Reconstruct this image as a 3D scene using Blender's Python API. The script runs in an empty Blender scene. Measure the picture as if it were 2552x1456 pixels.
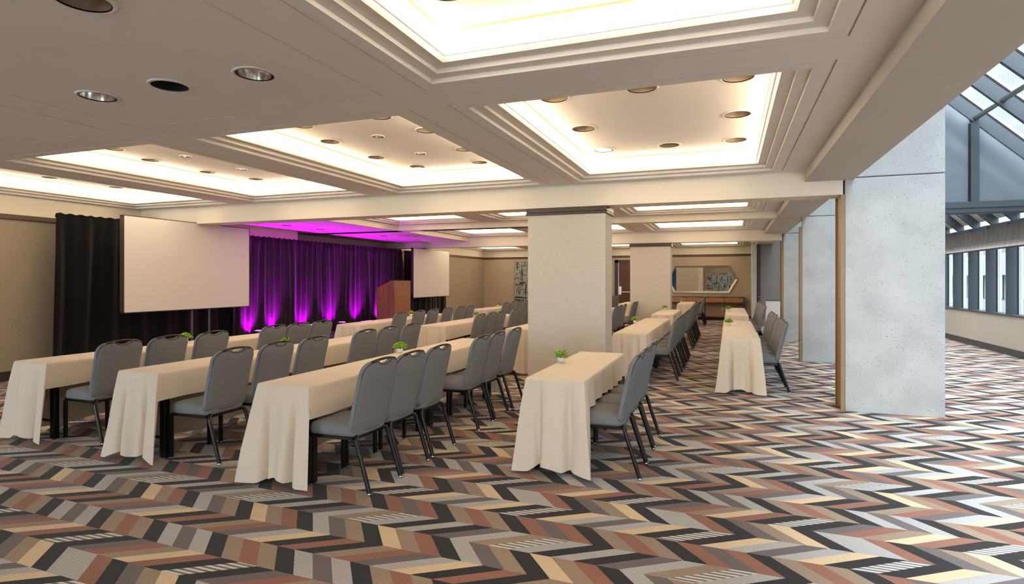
import bpy, bmesh, math, random
from mathutils import Vector, Matrix
from mathutils.geometry import tessellate_polygon
R = math.radians
PI = math.pi
random.seed(7)
sc = bpy.context.scene
COL = sc.collection

# ------------------------------------------------------------------ camera
cd = bpy.data.cameras.new('camera'); cam = bpy.data.objects.new('camera', cd); COL.objects.link(cam)
cam.location = (0, 0, 1.55); cam.rotation_euler = (R(90), 0, R(20.46))
cd.sensor_width = 36; cd.lens = 36 * 1445 / 2552; cd.shift_y = -30 / 2552
cd.clip_start = .05; cd.clip_end = 300
sc.camera = cam

# ------------------------------------------------------------------ light and exposure
COVE_COL = (1.0, .82, .59); COVE_PWR = 8.6
SKY_COL = (.87, .94, 1.0); SKY_PWR = 12.5
MAG = (.74, .0, 1.0)
w = bpy.data.worlds.new('world'); sc.world = w; w.use_nodes = True
bg = w.node_tree.nodes['Background']; bg.inputs[0].default_value = (*SKY_COL, 1); bg.inputs[1].default_value = SKY_PWR
sc.view_settings.view_transform = 'Standard'; sc.view_settings.look = 'None'
sc.view_settings.gamma = 1; sc.view_settings.use_curve_mapping = False
sc.view_settings.exposure = 0.12

# ------------------------------------------------------------------ materials
def lin(c):
    return tuple(((v/255)/12.92 if v/255 <= .04045 else ((v/255+.055)/1.055)**2.4) for v in c)
MATS = {}
def mat(name, rgb, rough=.6, metal=0, spec=.5, var=0, vscale=8, bump=0, bscale=200, emit=None, epow=0, sheen=0, coat=0, stretch=None):
    if name in MATS: return MATS[name]
    m = bpy.data.materials.new(name); MATS[name] = m; m.use_nodes = True
    nt = m.node_tree; N = nt.nodes; L = nt.links; b = N['Principled BSDF']
    c = lin(rgb)
    b.inputs['Base Color'].default_value = (*c, 1); b.inputs['Roughness'].default_value = rough
    b.inputs['Metallic'].default_value = metal; b.inputs['Specular IOR Level'].default_value = spec
    if coat: b.inputs['Coat Weight'].default_value = coat
    if sheen: b.inputs['Sheen Weight'].default_value = sheen
    if emit:
        b.inputs['Emission Color'].default_value = (*emit, 1); b.inputs['Emission Strength'].default_value = epow
    if var or bump:
        tc = N.new('ShaderNodeTexCoord'); mp = N.new('ShaderNodeMapping'); L.new(tc.outputs['Object'], mp.inputs[0])
        if stretch: mp.inputs['Scale'].default_value = stretch
    if var:
        n = N.new('ShaderNodeTexNoise'); n.inputs['Scale'].default_value = vscale; n.inputs['Detail'].default_value = 4
        L.new(mp.outputs[0], n.inputs['Vector'])
        mr = N.new('ShaderNodeMapRange'); mr.inputs['From Min'].default_value = .3; mr.inputs['From Max'].default_value = .7
        mr.inputs['To Min'].default_value = 1 - var; mr.inputs['To Max'].default_value = 1 + var
        L.new(n.outputs['Fac'], mr.inputs['Value'])
        vm = N.new('ShaderNodeVectorMath'); vm.operation = 'SCALE'; vm.inputs[0].default_value = c
        L.new(mr.outputs[0], vm.inputs['Scale']); L.new(vm.outputs[0], b.inputs['Base Color'])
    if bump:
        n2 = N.new('ShaderNodeTexNoise'); n2.inputs['Scale'].default_value = bscale; n2.inputs['Detail'].default_value = 3
        L.new(mp.outputs[0], n2.inputs['Vector'])
        bp = N.new('ShaderNodeBump'); bp.inputs['Strength'].default_value = bump; bp.inputs['Distance'].default_value = .01
        L.new(n2.outputs['Fac'], bp.inputs['Height']); L.new(bp.outputs[0], b.inputs['Normal'])
    return m

def weave(name, rgb, amt=.14, s=1.0):
    """woven wallcovering: horizontal and vertical thread noise"""
    m = mat(name, rgb, rough=.85, spec=.2); nt = m.node_tree; N = nt.nodes; L = nt.links; b = N['Principled BSDF']
    c = lin(rgb); tc = N.new('ShaderNodeTexCoord'); outs = []
    for sclx in ((260*s, 260*s, 9*s), (9*s, 9*s, 260*s)):
        mp = N.new('ShaderNodeMapping'); mp.inputs['Scale'].default_value = sclx; L.new(tc.outputs['Object'], mp.inputs[0])
        n = N.new('ShaderNodeTexNoise'); n.inputs['Scale'].default_value = 1; n.inputs['Detail'].default_value = 2
        L.new(mp.outputs[0], n.inputs['Vector']); outs.append(n.outputs['Fac'])
    ad = N.new('ShaderNodeMath'); ad.operation = 'ADD'; L.new(outs[0], ad.inputs[0]); L.new(outs[1], ad.inputs[1])
    mr = N.new('ShaderNodeMapRange'); mr.inputs['From Min'].default_value = .7; mr.inputs['From Max'].default_value = 1.3
    mr.inputs['To Min'].default_value = 1-amt; mr.inputs['To Max'].default_value = 1+amt; L.new(ad.outputs[0], mr.inputs['Value'])
    vm = N.new('ShaderNodeVectorMath'); vm.operation = 'SCALE'; vm.inputs[0].default_value = c
    L.new(mr.outputs[0], vm.inputs['Scale']); L.new(vm.outputs[0], b.inputs['Base Color'])
    return m

def carpet(name, rgb, alt=None, period=.0127, ztype=False):
    """pile colour; alternate rib colour along y"""
    m = mat(name, rgb, rough=.95, spec=.08, sheen=.12); nt = m.node_tree; N = nt.nodes; L = nt.links; b = N['Principled BSDF']
    tc = N.new('ShaderNodeTexCoord'); sx = N.new('ShaderNodeSeparateXYZ'); L.new(tc.outputs['Object'], sx.inputs[0])
    n = N.new('ShaderNodeTexNoise'); n.inputs['Scale'].default_value = 420; n.inputs['Detail'].default_value = 2; L.new(tc.outputs['Object'], n.inputs['Vector'])
    n3 = N.new('ShaderNodeTexNoise'); n3.inputs['Scale'].default_value = 1.3; n3.inputs['Detail'].default_value = 3; L.new(tc.outputs['Object'], n3.inputs['Vector'])
    src = None
    if alt:
        mu = N.new('ShaderNodeMath'); mu.operation = 'MULTIPLY'; mu.inputs[1].default_value = 2*PI/period; L.new(sx.outputs['Y'], mu.inputs[0])
        sn = N.new('ShaderNodeMath'); sn.operation = 'SINE'; L.new(mu.outputs[0], sn.inputs[0])
        mr0 = N.new('ShaderNodeMapRange'); mr0.inputs['From Min'].default_value = -.35 if ztype else -.7; mr0.inputs['From Max'].default_value = .35 if ztype else .7
        L.new(sn.outputs[0], mr0.inputs['Value'])
        mx = N.new('ShaderNodeMix'); mx.data_type = 'RGBA'; mx.inputs['A'].default_value = (*lin(rgb), 1); mx.inputs['B'].default_value = (*lin(alt), 1)
        L.new(mr0.outputs[0], mx.inputs['Factor']); src = mx.outputs['Result']
    ad = N.new('ShaderNodeMath'); ad.operation = 'ADD'; L.new(n.outputs['Fac'], ad.inputs[0])
    h = N.new('ShaderNodeMath'); h.operation = 'MULTIPLY'; h.inputs[1].default_value = .5; L.new(n3.outputs['Fac'], h.inputs[0]); L.new(h.outputs[0], ad.inputs[1])
    mr = N.new('ShaderNodeMapRange'); mr.inputs['From Min'].default_value = .45; mr.inputs['From Max'].default_value = 1.05
    mr.inputs['To Min'].default_value = .74; mr.inputs['To Max'].default_value = 1.26; L.new(ad.outputs[0], mr.inputs['Value'])
    vm = N.new('ShaderNodeVectorMath'); vm.operation = 'SCALE'; vm.inputs[0].default_value = lin(rgb)
    if src: L.new(src, vm.inputs[0])
    L.new(mr.outputs[0], vm.inputs['Scale']); L.new(vm.outputs[0], b.inputs['Base Color'])
    return m

def concrete(name, rgb):
    m = mat(name, rgb, rough=.8, spec=.25); nt = m.node_tree; N = nt.nodes; L = nt.links; b = N['Principled BSDF']
    tc = N.new('ShaderNodeTexCoord'); v = N.new('ShaderNodeTexVoronoi'); v.inputs['Scale'].default_value = 62; v.inputs['Randomness'].default_value = 1
    wn = N.new('ShaderNodeTexNoise'); wn.inputs['Scale'].default_value = 60; L.new(tc.outputs['Object'], wn.inputs['Vector'])
    mxv = N.new('ShaderNodeVectorMath'); mxv.operation = 'MULTIPLY_ADD'; mxv.inputs[1].default_value = (.02, .02, .02)
    L.new(wn.outputs['Color'], mxv.inputs[0]); L.new(tc.outputs['Object'], mxv.inputs[2]); L.new(mxv.outputs[0], v.inputs['Vector'])
    # pit radius differs from cell to cell
    s3 = N.new('ShaderNodeSeparateColor'); L.new(v.outputs['Color'], s3.inputs[0])
    pr = N.new('ShaderNodeMapRange'); pr.inputs['From Min'].default_value = .1; pr.inputs['From Max'].default_value = 1; pr.inputs['To Min'].default_value = 0; pr.inputs['To Max'].default_value = .24
    L.new(s3.outputs[0], pr.inputs['Value'])
    lt = N.new('ShaderNodeMath'); lt.operation = 'LESS_THAN'; L.new(v.outputs['Distance'], lt.inputs[0]); L.new(pr.outputs[0], lt.inputs[1])
    n = N.new('ShaderNodeTexNoise'); n.inputs['Scale'].default_value = 3.0; n.inputs['Detail'].default_value = 8; L.new(tc.outputs['Object'], n.inputs['Vector'])
    mr = N.new('ShaderNodeMapRange'); mr.inputs['From Min'].default_value = .3; mr.inputs['From Max'].default_value = .7; mr.inputs['To Min'].default_value = .88; mr.inputs['To Max'].default_value = 1.08
    L.new(n.outputs['Fac'], mr.inputs['Value'])
    vm = N.new('ShaderNodeVectorMath'); vm.operation = 'SCALE'; vm.inputs[0].default_value = lin(rgb); L.new(mr.outputs[0], vm.inputs['Scale'])
    mx = N.new('ShaderNodeMix'); mx.data_type = 'RGBA'; L.new(lt.outputs[0], mx.inputs['Factor']); L.new(vm.outputs[0], mx.inputs['A']); mx.inputs['B'].default_value = (*lin((105, 100, 96)), 1)
    L.new(mx.outputs['Result'], b.inputs['Base Color'])
    bp = N.new('ShaderNodeBump'); bp.invert = True; bp.inputs['Strength'].default_value = .5; bp.inputs['Distance'].default_value = .004
    L.new(lt.outputs[0], bp.inputs['Height']); L.new(bp.outputs[0], b.inputs['Normal'])
    return m

def wood(name, rgb, axis=2, amt=.3, rough=.4, sc_=1.0):
    m = mat(name, rgb, rough=rough, spec=.4); nt = m.node_tree; N = nt.nodes; L = nt.links; b = N['Principled BSDF']
    tc = N.new('ShaderNodeTexCoord'); mp = N.new('ShaderNodeMapping'); s = [55*sc_]*3; s[axis] = 2.2*sc_; mp.inputs['Scale'].default_value = s
    L.new(tc.outputs['Object'], mp.inputs[0]); n = N.new('ShaderNodeTexNoise'); n.inputs['Scale'].default_value = 1; n.inputs['Detail'].default_value = 5
    L.new(mp.outputs[0], n.inputs['Vector'])
    mr = N.new('ShaderNodeMapRange'); mr.inputs['From Min'].default_value = .3; mr.inputs['From Max'].default_value = .7; mr.inputs['To Min'].default_value = 1-amt; mr.inputs['To Max'].default_value = 1+amt
    L.new(n.outputs['Fac'], mr.inputs['Value'])
    vm = N.new('ShaderNodeVectorMath'); vm.operation = 'SCALE'; vm.inputs[0].default_value = lin(rgb); L.new(mr.outputs[0], vm.inputs['Scale']); L.new(vm.outputs[0], b.inputs['Base Color'])
    return m

def glass(name, tint=(.93, .97, 1), refl=.08):
    m = bpy.data.materials.new(name); MATS[name] = m; m.use_nodes = True; nt = m.node_tree; N = nt.nodes; L = nt.links
    N.remove(N['Principled BSDF']); out = N['Material Output']
    t = N.new('ShaderNodeBsdfTransparent'); t.inputs[0].default_value = (*tint, 1); g = N.new('ShaderNodeBsdfGlossy'); g.inputs['Roughness'].default_value = .02
    mx = N.new('ShaderNodeMixShader'); mx.inputs[0].default_value = refl; L.new(t.outputs[0], mx.inputs[1]); L.new(g.outputs[0], mx.inputs[2]); L.new(mx.outputs[0], out.inputs['Surface'])
    return m

def facade(name):
    """pale cladding with rows of thin wavy upright lines"""
    m = mat(name, (76, 76, 76), rough=.9); nt = m.node_tree; N = nt.nodes; L = nt.links; b = N['Principled BSDF']
    tc = N.new('ShaderNodeTexCoord'); wv = N.new('ShaderNodeTexWave'); wv.bands_direction = 'Y'; wv.inputs['Scale'].default_value = 1.0
    wv.inputs['Distortion'].default_value = 2.2; wv.inputs['Detail'].default_value = 1; wv.inputs['Detail Scale'].default_value = 1.6
    L.new(tc.outputs['Object'], wv.inputs['Vector'])
    r = N.new('ShaderNodeMapRange'); r.inputs['From Min'].default_value = .80; r.inputs['From Max'].default_value = .95; L.new(wv.outputs['Fac'], r.inputs['Value'])
    sx = N.new('ShaderNodeSeparateXYZ'); L.new(tc.outputs['Object'], sx.inputs[0])
    mu = N.new('ShaderNodeMath'); mu.operation = 'PINGPONG'; mu.inputs[1].default_value = 1.0; L.new(sx.outputs['Z'], mu.inputs[0])
    g = N.new('ShaderNodeMath'); g.operation = 'GREATER_THAN'; g.inputs[1].default_value = .38; L.new(mu.outputs[0], g.inputs[0])
    p = N.new('ShaderNodeMath'); p.operation = 'MULTIPLY'; L.new(r.outputs[0], p.inputs[0]); L.new(g.outputs[0], p.inputs[1])
    mix = N.new('ShaderNodeMix'); mix.data_type = 'RGBA'; L.new(p.outputs[0], mix.inputs['Factor']); mix.inputs['A'].default_value = (*lin((77, 77, 77)), 1); mix.inputs['B'].default_value = (*lin((54, 55, 56)), 1)
    L.new(mix.outputs['Result'], b.inputs['Base Color']); return m

def artmat(name, base, stroke, scale=1.0):
    """abstract canvas: irregular dark upright and level brush strokes"""
    m = mat(name, base, rough=.8); nt = m.node_tree; N = nt.nodes; L = nt.links; b = N['Principled BSDF']
    tc = N.new('ShaderNodeTexCoord'); outs = []
    for s, th in (((16*scale, 1, 2.0*scale), .56), ((2.0*scale, 1, 15*scale), .58), ((45*scale, 1, 6*scale), .6)):
        mp = N.new('ShaderNodeMapping'); mp.inputs['Scale'].default_value = s; L.new(tc.outputs['Object'], mp.inputs[0])
        n = N.new('ShaderNodeTexNoise'); n.inputs['Scale'].default_value = 1; n.inputs['Detail'].default_value = 3; L.new(mp.outputs[0], n.inputs['Vector'])
        r = N.new('ShaderNodeMapRange'); r.inputs['From Min'].default_value = th-.03; r.inputs['From Max'].default_value = th+.05; L.new(n.outputs['Fac'], r.inputs['Value']); outs.append(r.outputs[0])
    mxx = N.new('ShaderNodeMath'); mxx.operation = 'MAXIMUM'; L.new(outs[0], mxx.inputs[0]); L.new(outs[1], mxx.inputs[1])
    mx2 = N.new('ShaderNodeMath'); mx2.operation = 'MAXIMUM'; L.new(mxx.outputs[0], mx2.inputs[0]); L.new(outs[2], mx2.inputs[1])
    mix = N.new('ShaderNodeMix'); mix.data_type = 'RGBA'; L.new(mx2.outputs[0], mix.inputs['Factor']); mix.inputs['A'].default_value = (*lin(base), 1); mix.inputs['B'].default_value = (*lin(stroke), 1)
    L.new(mix.outputs['Result'], b.inputs['Base Color'])
    return m

CEIL = mat('ceiling_paint', (226, 218, 208), rough=.75, spec=.2, var=.015, vscale=2)
INNER = mat('coffer_paint', (238, 230, 220), rough=.8, spec=.2)
BEAMP = mat('beam_paint', (232, 222, 203), rough=.7, spec=.2)
WALLP = mat('upper_wall_paint', (226, 216, 196), rough=.75, spec=.2)
COVER = weave('tan_wallcovering', (158, 144, 126), .12)
COVERP = weave('linen_wallcovering', (206, 198, 186), .10)
COVERL = weave('low_wall_covering', (190, 182, 170), .08)
TRIM = wood('brown_wood_trim', (80, 62, 48), axis=0, amt=.15)
DIFF = mat('warm_diffuser', (255, 250, 240), emit=COVE_COL, epow=COVE_PWR)
CONC = concrete('pitted_concrete', (186, 187, 185))
JAMB = mat('painted_steel_jamb', (150, 125, 92), rough=.5)
STEEL = mat('blue_grey_steel', (72, 80, 86), rough=.45, metal=0, spec=.5)
STEELD = mat('dark_gasket', (28, 30, 34), rough=.6)
CAPW = mat('white_glazing_cap', (225, 228, 230), rough=.5)
GLASS = glass('window_glass'); 
FROST = mat('frosted_panel', (116, 124, 132), rough=.22, spec=.6)
BLACK = mat('black_metal', (17, 15, 15), rough=.3, spec=.45)
BLACKM = mat('black_matt', (16, 15, 15), rough=.8)
CHROME = mat('chrome', (210, 210, 215), rough=.12, metal=1)
BRUSH = mat('brushed_champagne_metal', (178, 168, 155), rough=.28, metal=1)
FABRIC = mat('grey_chair_fabric', (127, 128, 131), rough=.9, spec=.15, var=.25, vscale=420, bump=.25, bscale=900)
PIPE = mat('dark_piping', (46, 44, 46), rough=.8)
LINEN = mat('beige_tablecloth', (225, 210, 190), rough=.85, spec=.15, var=.02, vscale=60, bump=.30, bscale=11, sheen=.1)
VELVETP = mat('stage_velvet', (40, 35, 38), rough=.95, spec=.1, sheen=.1, var=.25, vscale=40)
VELVET = mat('black_velvet', (19, 16, 16), rough=.95, spec=.1, sheen=.15, var=.3, vscale=40)
SCREENW = mat('projection_fabric', (222, 216, 210), rough=.6, spec=.3)
POTM = mat('white_ceramic', (235, 235, 238), rough=.25, spec=.5)
LEAF = mat('leaf_green', (128, 186, 52), rough=.5, var=.5, vscale=60)
STAGEC = mat('stage_carpet', (78, 72, 84), rough=.95, spec=.1, var=.15, vscale=300)
LECT = wood('lectern_walnut', (146, 96, 68), axis=2, amt=.32)
CONS = wood('console_walnut', (178, 116, 66), axis=0, amt=.25)
DOORW = wood('door_walnut', (86, 50, 30), axis=2, amt=.2)
DARKF = mat('dark_bronze_frame', (52, 42, 38), rough=.45)
GREYP = mat('grey_partition', (120, 118, 116), rough=.7, var=.03, vscale=60)
MIRR = mat('mirror_glass', (225, 225, 222), rough=.01, metal=1)
REFL_T = mat('champagne_reflector', (172, 152, 128), rough=.38, metal=.6)
REFL_S = mat('mirror_reflector', (238, 236, 232), rough=.16, metal=1)
SHADE = mat('gathered_shade', (96, 88, 82), rough=.9, var=.25, vscale=6, stretch=(1, 14, 1))
SHADEL = mat('shade_lining', (176, 168, 160), rough=.9, var=.12, vscale=6, stretch=(1, 14, 1))

# ------------------------------------------------------------------ mesh helpers
class MB:
    def __init__(s): s.v = []; s.f = []; s.mi = []
    def add(s, vs, fs, mi=0):
        o = len(s.v); s.v += [tuple(p) for p in vs]; s.f += [tuple(i+o for i in f) for f in fs]; s.mi += [mi]*len(fs); return s
    def box(s, x0, x1, y0, y1, z0, z1, mi=0):
        return s.add([(x0,y0,z0),(x1,y0,z0),(x1,y1,z0),(x0,y1,z0),(x0,y0,z1),(x1,y0,z1),(x1,y1,z1),(x0,y1,z1)],
                     [(0,3,2,1),(4,5,6,7),(0,1,5,4),(1,2,6,5),(2,3,7,6),(3,0,4,7)], mi)
    def tube(s, pts, r, n=8, mi=0, cap=True):
        pts = [Vector(p) for p in pts]; rs = r if isinstance(r, (list, tuple)) else [r]*len(pts)
        o = len(s.v); up = None
        for i, p in enumerate(pts):
            t = (pts[min(i+1, len(pts)-1)] - pts[max(i-1, 0)]).normalized()
            if up is None: up = Vector((0,0,1)) if abs(t.z) < .9 else Vector((1,0,0))
            a = t.cross(up).normalized(); b_ = t.cross(a).normalized(); up = -b_ if True else up
            up = a.cross(t).normalized()
            for k in range(n):
                an = 2*PI*(k+.5)/n; s.v.append(tuple(p + rs[i]*(math.cos(an)*a + math.sin(an)*up)))
        for i in range(len(pts)-1):
            for k in range(n):
                s.f.append((o+i*n+k, o+i*n+(k+1) % n, o+(i+1)*n+(k+1) % n, o+(i+1)*n+k)); s.mi.append(mi)
        if cap:
            s.f.append(tuple(o+k for k in range(n))[::-1]); s.f.append(tuple(o+(len(pts)-1)*n+k for k in range(n))); s.mi += [mi, mi]
        return s
    def lathe(s, prof, n=32, c=(0,0), mi=0):
        o = len(s.v)
        for r, z in prof:
            for k in range(n):
                a = 2*PI*k/n; s.v.append((c[0]+r*math.cos(a), c[1]+r*math.sin(a), z))
        for i in range(len(prof)-1):
            for k in range(n):
                s.f.append((o+i*n+k, o+i*n+(k+1) % n, o+(i+1)*n+(k+1) % n, o+(i+1)*n+k)); s.mi.append(mi)
        return s
    def prism(s, poly, fn, mi=0):
        """poly: outline; fn(p, side) -> 3D"""
        n = len(poly); s.add([fn(p, 0) for p in poly]+[fn(p, 1) for p in poly],
            [tuple(range(n))[::-1], tuple(range(n, 2*n))]+[(i, (i+1) % n, n+(i+1) % n, n+i) for i in range(n)], mi); return s
    def build(s, name, m, parent=None, smooth=False, bevel=0, kind=None, seg=2, recalc=True):
        me = bpy.data.meshes.new(name); me.from_pydata(s.v, [], s.f)
        ms = m if isinstance(m, (list, tuple)) else [m]
        for q in ms: me.materials.append(q)
        if len(ms) > 1: me.polygons.foreach_set('material_index', s.mi)
        if recalc:
            bm = bmesh.new(); bm.from_mesh(me); bmesh.ops.recalc_face_normals(bm, faces=bm.faces)
            if bevel: bmesh.ops.bevel(bm, geom=list(bm.edges), offset=bevel, segments=seg, affect='EDGES', profile=.5, clamp_overlap=True)
            bm.to_mesh(me); bm.free()
        if smooth:
            me.polygons.foreach_set('use_smooth', [True]*len(me.polygons))
            me.set_sharp_from_angle(angle=R(smooth if smooth > 1 else 40))
        o = bpy.data.objects.new(name, me); COL.objects.link(o); o.parent = parent
        if kind: o['kind'] = kind
        elif parent is None and kind is None: pass
        return o
def struct(o): o['kind'] = 'structure'; return o
def empty(name, loc=(0,0,0), rz=0, parent=None, kind=None):
    o = bpy.data.objects.new(name, None); COL.objects.link(o); o.location = loc; o.rotation_euler = (0,0,rz); o.parent = parent
    o.empty_display_size = .1
    if kind: o['kind'] = kind
    return o
def tag(o, label, cat, group=None):
    o['label'] = label; o['category'] = cat
    if group: o['group'] = group
    return o
def kids(o): return [c for c in KIDS.get(o.name, [])]
def copy_tree(o, parent=None):
    c = o.copy(); COL.objects.link(c); c.parent = parent
    for ch in o.children: copy_tree(ch, c)
    return c
def bx(name, m, x0, x1, y0, y1, z0, z1, parent=None, bevel=0, kind=None):
    return MB().box(x0,x1,y0,y1,z0,z1).build(name, m, parent, bevel=bevel, kind=kind)

# ------------------------------------------------------------------ room dimensions
WX = -10.35; YB = 24.1; YF = -5.0; ZC = 2.86; ZB = 2.56; ZS = 2.73; XE = .86; XO = 1.38; XR = 5.42; XG = 5.64

# carpet --------------------------------------------------------------
CK = carpet('carpet_charcoal', (46, 43, 44)); CR = carpet('carpet_rust', (170, 112, 92), (128, 97, 84)); CT = carpet('carpet_camel', (176, 154, 132), (136, 118, 104))
CY = carpet('carpet_cream', (228, 208, 176), (212, 182, 140)); CS = carpet('carpet_silver', (202, 202, 200), (150, 146, 144)); CG = carpet('carpet_umber', (122, 114, 112), (100, 92, 92))
CZ = carpet('carpet_striped', (216, 216, 212), (120, 112, 106), period=.2285/7.5, ztype=True)
CM = [CK, CR, CT, CY, CS, CG, CZ]; IDX = {c: i for i, c in enumerate('KRTYSGZ')}
BANDS = [('P', 'TYKSSRKG', -1.9325), ('Q', 'YSGSYKZK', -1.88), ('P', 'TRTKRGRK', -1.8225), ('Q', 'GSTZSKSK', -1.38),
         ('P', 'SGTKYTRK', -1.5675), ('Q', 'TRGSYKRK', -2.9075), ('P', 'KTRTKSGS', -2.9715), ('Q', 'YRKZKGRT', .16)]
W_ = .1275; H_ = .2285; P_ = 8*W_
fl = MB()
nb0 = int((4.03-YB)/H_) - 3; nb1 = int((4.03-YF)/H_) + 3
for b_ in range(nb0, nb1):
    typ, seq, xr = BANDS[b_ % 8]
    yt = 4.03 - b_*H_; yb = yt - H_; sh = (1.5 if typ == 'P' else -2.5)*W_
    k0 = int(math.floor((WX-.9-xr)/W_)); k1 = int(math.ceil((XG+.9-xr)/W_))
    for k in range(k0, k1):
        a = xr + k*W_; q = []
        for (px, py) in ((a, yt), (a+W_, yt), (a+W_+sh, yb), (a+sh, yb)):
            q.append((px, py - .02*(px+1), 0))
        fl.add(q, [(0, 3, 2, 1)], IDX[seq[k % 8]])
floor = struct(fl.build('floor', CM, recalc=False)); floor.location.z = 0

# walls ---------------------------------------------------------------
def wallseg(name, axis, c, a0, a1, face, th=.15):
    """wall with lower covering, trim and upper paint. axis 'x': plane x=c running along y"""
    root = empty(name, kind='structure')
    def b(nm, m, z0, z1, out=0, par=root):
        if axis == 'x': return bx(nm, m, min(c+face*out, c-face*th), max(c+face*out, c-face*th), a0, a1, z0, z1, par)
        return bx(nm, m, a0, a1, min(c+face*out, c-face*th), max(c+face*out, c-face*th), z0, z1, par)
    b('wallcovering', COVER, 0, 2.48); b('upper_wall', WALLP, 2.56, 3.3)
    t = b('picture_rail', TRIM, 2.48, 2.56, .03); b('rail_bead', TRIM, 2.485, 2.52, .042)
    b('skirting', DARKF, 0, .15, .018)
    return root
wallseg('wall_left', 'x', WX, YF, YB, 1)
COVER_LIT = weave('tan_wallcovering_daylit', (184, 168, 148), .12); COVER_, COVER = COVER, COVER_LIT  # tan covering lightened for the back wall, daylight put into its colour
wallseg('wall_back', 'y', YB, WX, 1.05, -1); COVER = COVER_
# front wall behind the camera
wf = empty('wall_front', kind='structure')
for a in ((WX, -10.1, 0, 7.2), (-5.7, .95, 0, 7.2), (-10.1, -5.7, 0, .1), (-10.1, -5.7, 2.75, 7.2), (.95, XG, 0, .1), (.95, XG, 2.75, 7.2)): bx('wallcovering', COVER, a[0], a[1], YF-.15, YF, a[2], a[3], wf)
bx('skirting', DARKF, WX, XG, YF, YF+.02, 0, .15, wf)
bx('colour_panel', mat('teal_panel', (32, 92, 120)), -5.6, -4.35, YF, YF+.03, .1, 2.5, wf)
for wi, (a, b_) in enumerate(((-10.1, -5.7), (.95, XG))):  # unseen windows, added and enlarged to give cool fill light
    w4 = empty('window_%d' % (4+wi), kind='structure')
    for q in range(4):
        xa = a+(b_-a)*q/4; xb = a+(b_-a)*(q+1)/4
        bx('pane', GLASS, xa+.04, xb-.04, YF-.09, YF-.08, .1, 2.75, w4); bx('mullion', STEEL, xa-.04, xa+.04, YF-.15, YF, .1, 2.75, w4)
# ceiling -------------------------------------------------------------
ceil = empty('ceiling', kind='structure')
def circ(cx, cy, r, n=32): return [(cx+r*math.cos(2*PI*k/n), cy+r*math.sin(2*PI*k/n)) for k in range(n)]
def plate(x0, x1, y0, y1, z, holes, up=.0):
    loops = [[Vector((x, y, 0)) for x, y in ((x0,y0),(x1,y0),(x1,y1),(x0,y1))]] + [[Vector((x, y, 0)) for x, y in h] for h in holes]
    tris = tessellate_polygon(loops); flat = [p for l in loops for p in l]
    m = MB(); m.add([(p.x, p.y, z) for p in flat], [tuple(t) for t in tris]); return m
def rect(x0, x1, y0, y1): return [(x0,y0),(x1,y0),(x1,y1),(x0,y1)]
def ring(mb, x0, x1, y0, y1, prof, mi=0):
    o = len(mb.v)
    for d, z in prof:
        mb.v += [(x0+d,y0+d,z),(x1-d,y0+d,z),(x1-d,y1-d,z),(x0+d,y1-d,z)]
    for i in range(len(prof)-1):
        for k in range(4):
            mb.f.append((o+i*4+k, o+i*4+(k+1)%4, o+(i+1)*4+(k+1)%4, o+(i+1)*4+k)); mb.mi.append(mi)
GR = [(0, ZC), (0, ZC+.014), (.012, ZC+.014), (.012, ZC)]
STEP = GR + [(.115, ZC), (.115, ZC+.032), (.195, ZC+.032), (.195, ZC+.064), (.28, ZC+.064), (.28, ZC+.096), (.31, ZC+.096)]
ZI = 3.115
ncof = 0
def coffer(x0, x1, y0, y1, lights=()):
    root = empty('ceiling_coffer', parent=ceil)
    m = MB(); ring(m, x0, x1, y0, y1, STEP); m.build('stepped_moulding', CEIL, root)
    d = MB(); ring(d, x0, x1, y0, y1, [(.29, ZC+.092), (.29, ZI-.012)]); d.build('light_diffuser', DIFF, root)
    t = MB(); ring(t, x0, x1, y0, y1, [(.288, ZI-.014), (.300, ZI-.014), (.300, ZI-.002), (.31, ZI-.002)]); t.build('diffuser_trim', mat('cream_trim', (222, 202, 166)), root)
    plate(x0+.28, x1-.28, y0+.28, y1-.28, ZI, [circ(a, b, r*.86) for a, b, r, k in lights]).build('coffer_panel', INNER, root)
    m = MB(); ring(m, x0+.2, x1-.2, y0+.2, y1-.2, [(.0, ZI+.14), (.0, ZC+.1)]); m.build('coffer_housing', CEIL, root)
    return root
def flat_panel(x0, x1, y0, y1, lights=()):
    root = empty('ceiling_panel', parent=ceil)
    m = MB(); ring(m, x0, x1, y0, y1, GR); m.build('shadow_groove', CEIL, root)
    plate(x0+.012, x1-.012, y0+.012, y1-.012, ZC, [circ(a, b, r*.86) for a, b, r, k in lights]).build('panel_board', CEIL, root)
cols = {'A': (-1.97, .61), 'B': (-4.76, -2.30), 'C': (-7.55, -5.09), 'D': (-10.34, -7.88)}
rows = {0: (-.24, 3.56), 1: (3.90, 7.70), -1: (-4.4, -.58), 2: (8.22, 11.97), 3: (12.47, 16.08), 4: (16.68, 23.98)}
S, T_, K_, s_ = 'silver', 'tan', 'black', 'small'
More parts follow.
